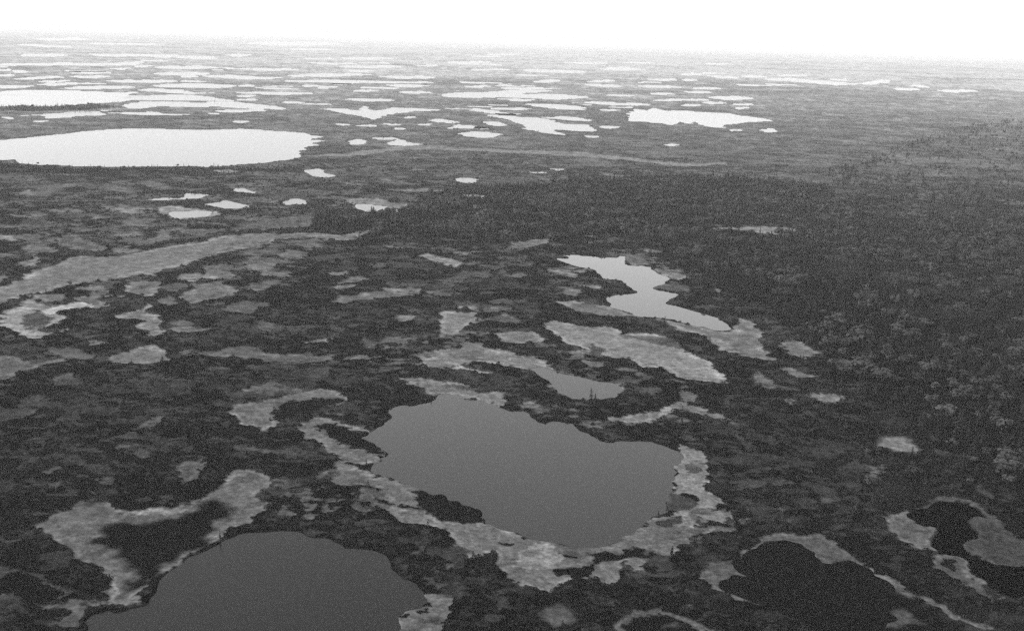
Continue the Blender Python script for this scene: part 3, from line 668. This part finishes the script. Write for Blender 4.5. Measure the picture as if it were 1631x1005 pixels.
def scatter(name, pts, size, rot, kind, coll, label, cat):
    me = bpy.data.meshes.new(name)
    me.vertices.add(len(pts)); me.vertices.foreach_set('co', pts.astype(np.float32).ravel())
    for nm, ty, arr in (('size', 'FLOAT_VECTOR', size), ('turn', 'FLOAT_VECTOR', rot), ('sort', 'INT', kind)):
        a_ = me.attributes.new(nm, ty, 'POINT')
        a_.data.foreach_set('vector' if ty != 'INT' else 'value', (arr.astype(np.float32) if ty != 'INT' else arr.astype(np.int32)).ravel())
    o = bpy.data.objects.new(name, me); COL.objects.link(o)
    ng = bpy.data.node_groups.new(name, 'GeometryNodeTree')
    ng.interface.new_socket('Geometry', in_out='INPUT', socket_type='NodeSocketGeometry')
    ng.interface.new_socket('Geometry', in_out='OUTPUT', socket_type='NodeSocketGeometry')
    N = ng.nodes.new; L = ng.links.new
    gi, go = N('NodeGroupInput'), N('NodeGroupOutput')
    ci = N('GeometryNodeCollectionInfo'); ci.inputs['Collection'].default_value = coll
    ci.inputs['Separate Children'].default_value = True; ci.inputs['Reset Children'].default_value = True
    ip = N('GeometryNodeInstanceOnPoints'); ip.inputs['Pick Instance'].default_value = True
    L(gi.outputs[0], ip.inputs['Points']); L(ci.outputs[0], ip.inputs['Instance'])
    for nm, ty, sock in (('size', 'FLOAT_VECTOR', 'Scale'), ('turn', 'FLOAT_VECTOR', 'Rotation'), ('sort', 'INT', 'Instance Index')):
        na = N('GeometryNodeInputNamedAttribute'); na.data_type = ty; na.inputs['Name'].default_value = nm
        L(na.outputs['Attribute'], ip.inputs[sock])
    L(ip.outputs[0], go.inputs[0])
    md = o.modifiers.new('scatter', 'NODES'); md.node_group = ng
    add_props(o, label, cat, kind='stuff')
    return o

rng = np.random.default_rng(11)
dry = (wet < -np.maximum(2.0, D * .002)) & FINE
def pick(density, ok):
    p = np.where(ok, density * AREA, 0)
    cnt = np.floor(p + rng.random(len(p))).astype(int)
    cnt = np.minimum(cnt, 4)
    i = np.repeat(np.arange(len(p)), cnt)
    jr = (rng.random(len(i)) - .5) * (dr[(i // NA)]); ja = (rng.random(len(i)) - .5) * da[i % NA]
    r_ = D[i] + jr; a_ = AZI.ravel()[i] + ja
    return i, np.stack([r_ * np.sin(a_), r_ * np.cos(a_), Z[i] - .05], 1)

clus = sstep(.42, .66, n_mid * .6 + n_sm * .4)
gaps = sstep(.34, .52, fbm(X, Y, 75, 75, 3))
den_t = np.maximum(wood * (.3 + 1.3 * clus) * (.3 + .7 * gaps) * (1 - 1.08 * taper * sstep(900, 2100, D + 500 * (n_big - .5))), .0016 * clus) * (1 - sstep(.15, .5, bogm)) + .0004 * (bogm < .9)
i_t, p_t = pick(den_t, dry & (D < 3600))
h_t = wood_h[i_t] * np.exp(rng.normal(0, .26, len(i_t)))
grove = sstep(.46, .6, fbm(X, Y, 34, 71, 2))[i_t]
isb = rng.random(len(i_t)) < np.where(wood[i_t] > .02, .12 + .75 * grove, .15)
k_t = np.where(isb, 6 + rng.integers(0, 4, len(i_t)), rng.integers(0, 6, len(i_t)))
h_t = np.where(isb, h_t * .85, h_t)
r_t = rng.random(len(i_t)) * 6.283
w_t = rng.uniform(1.1, 1.8, len(i_t))
# the trees that show largest are individuals
sx, sy, sf = project(p_t[:, 0], p_t[:, 1], p_t[:, 2])
infr = (sx > 2) & (sx < PW - 2) & (sy > 60) & (sy < PH + 4)
show = np.where(infr, h_t / sf, 0)
order = np.argsort(-show)[:300]
ind = np.zeros(len(i_t), bool); ind[order] = True
print('trees', len(i_t), 'individuals px', show[order[[0, -1]]] * FPX * 1024 / 1631)
ZONES = [  # where a tree stands, in plain words, by the part of the bog it grows in
 (lambda x, y: y < 500, 'dark tree far off on the bog beyond the bright winding lake'),
 (lambda x, y: x < 430 and y > 690, 'dark tree on the heath around the pale bog with the dark pool'),
 (lambda x, y: x < 560, 'dark tree on the open heath of small pale bogs'),
 (lambda x, y: y < 700 and x < 1010, 'dark tree on the heath behind the large middle pond'),
 (lambda x, y: x < 1010, 'dark tree on the heath between the nearest pond and the large middle pond'),
 (lambda x, y: y > 850, 'dark tree around the two dark pools and their sedge rims'),
 (lambda x, y: x < 1230, 'dark tree on the heath between the large middle pond and the forest'),
 (lambda x, y: True, 'dark tree at the near edge of the hazy forest'),
]
for j in order:
    bir = bool(isb[j]); kk = int(k_t[j])
    cr, tr = BIR[kk - 6] if bir else SPR[kk]
    e = bpy.data.objects.new('birch_tree' if bir else 'spruce_tree', None); COL.objects.link(e)
    e.location = p_t[j]; e.rotation_euler = (0, 0, float(r_t[j]))
    e.scale = (float(h_t[j] * w_t[j]), float(h_t[j] * w_t[j]), float(h_t[j]))
    e.empty_display_size = .2
    for f_, lab in ZONES:
        if f_(sx[j], sy[j]): break
    lab = ('small rounded ' if bir else 'small pointed ') + lab
    add_props(e, lab, 'tree', lab.replace('dark tree', 'dark trees'))
    for nm, me in (('crown', cr), ('trunk', tr)):
        c = bpy.data.objects.new(nm, me); COL.objects.link(c); c.parent = e
rest = ~ind
sz = np.stack([h_t * w_t, h_t * w_t, h_t], 1)[rest]
scatter('forest', p_t[rest], sz, np.stack([0 * r_t, 0 * r_t, r_t], 1)[rest], k_t[rest], C_TREES,
        'dark hazy forest of small spruce and birch spreading over the bog', 'forest')
# dwarf birch and crowberry cover
den_s = .035 * sstep(2000, 700, D) * (.15 + 1.5 * sstep(.4, .65, n_sm * .5 + n_mid * .5)) * (1 - sstep(.1, .45, bogm)) * (1 - .5 * lich)
i_s, p_s = pick(den_s, dry & (D < 2100))
s_s = np.exp(rng.normal(0, .3, len(i_s))) * 1.0
r_s = rng.random(len(i_s)) * 6.283
print('shrubs', len(i_s))
scatter('undergrowth', p_s, np.stack([s_s * 1.25, s_s * 1.25, s_s * 1.1], 1), np.stack([0 * r_s, 0 * r_s, r_s], 1), rng.integers(0, 5, len(i_s)), C_SHRUB,
        'dark dwarf birch undergrowth mottling the heath between ponds', 'undergrowth')

# ------------------------------------------------------------------ haze
HB = 128000.0; zt, zb = CAM_H + 45, -8.0
vs = [(x, y, z) for z in (zb, zt) for x, y in ((-HB, -HB), (HB, -HB), (HB, HB), (-HB, HB))]
fs = [(3, 2, 1, 0), (4, 5, 6, 7), (0, 1, 5, 4), (1, 2, 6, 5), (2, 3, 7, 6), (3, 0, 4, 7)]
mh = bpy.data.materials.new('haze_air'); mh.use_nodes = True
n = mh.node_tree; n.nodes.clear()
out = n.nodes.new('ShaderNodeOutputMaterial'); pv = n.nodes.new('ShaderNodeVolumePrincipled')
pv.inputs['Color'].default_value = (.98, .98, .98, 1); pv.inputs['Density'].default_value = SIGMA; pv.inputs['Anisotropy'].default_value = 0.0
n.links.new(pv.outputs[0], out.inputs['Volume'])
hz = bpy.data.objects.new('haze', mesh_of('haze', vs, fs, mh)); COL.objects.link(hz)
add_props(hz, 'pale haze thickening towards the horizon', 'haze', kind='stuff')
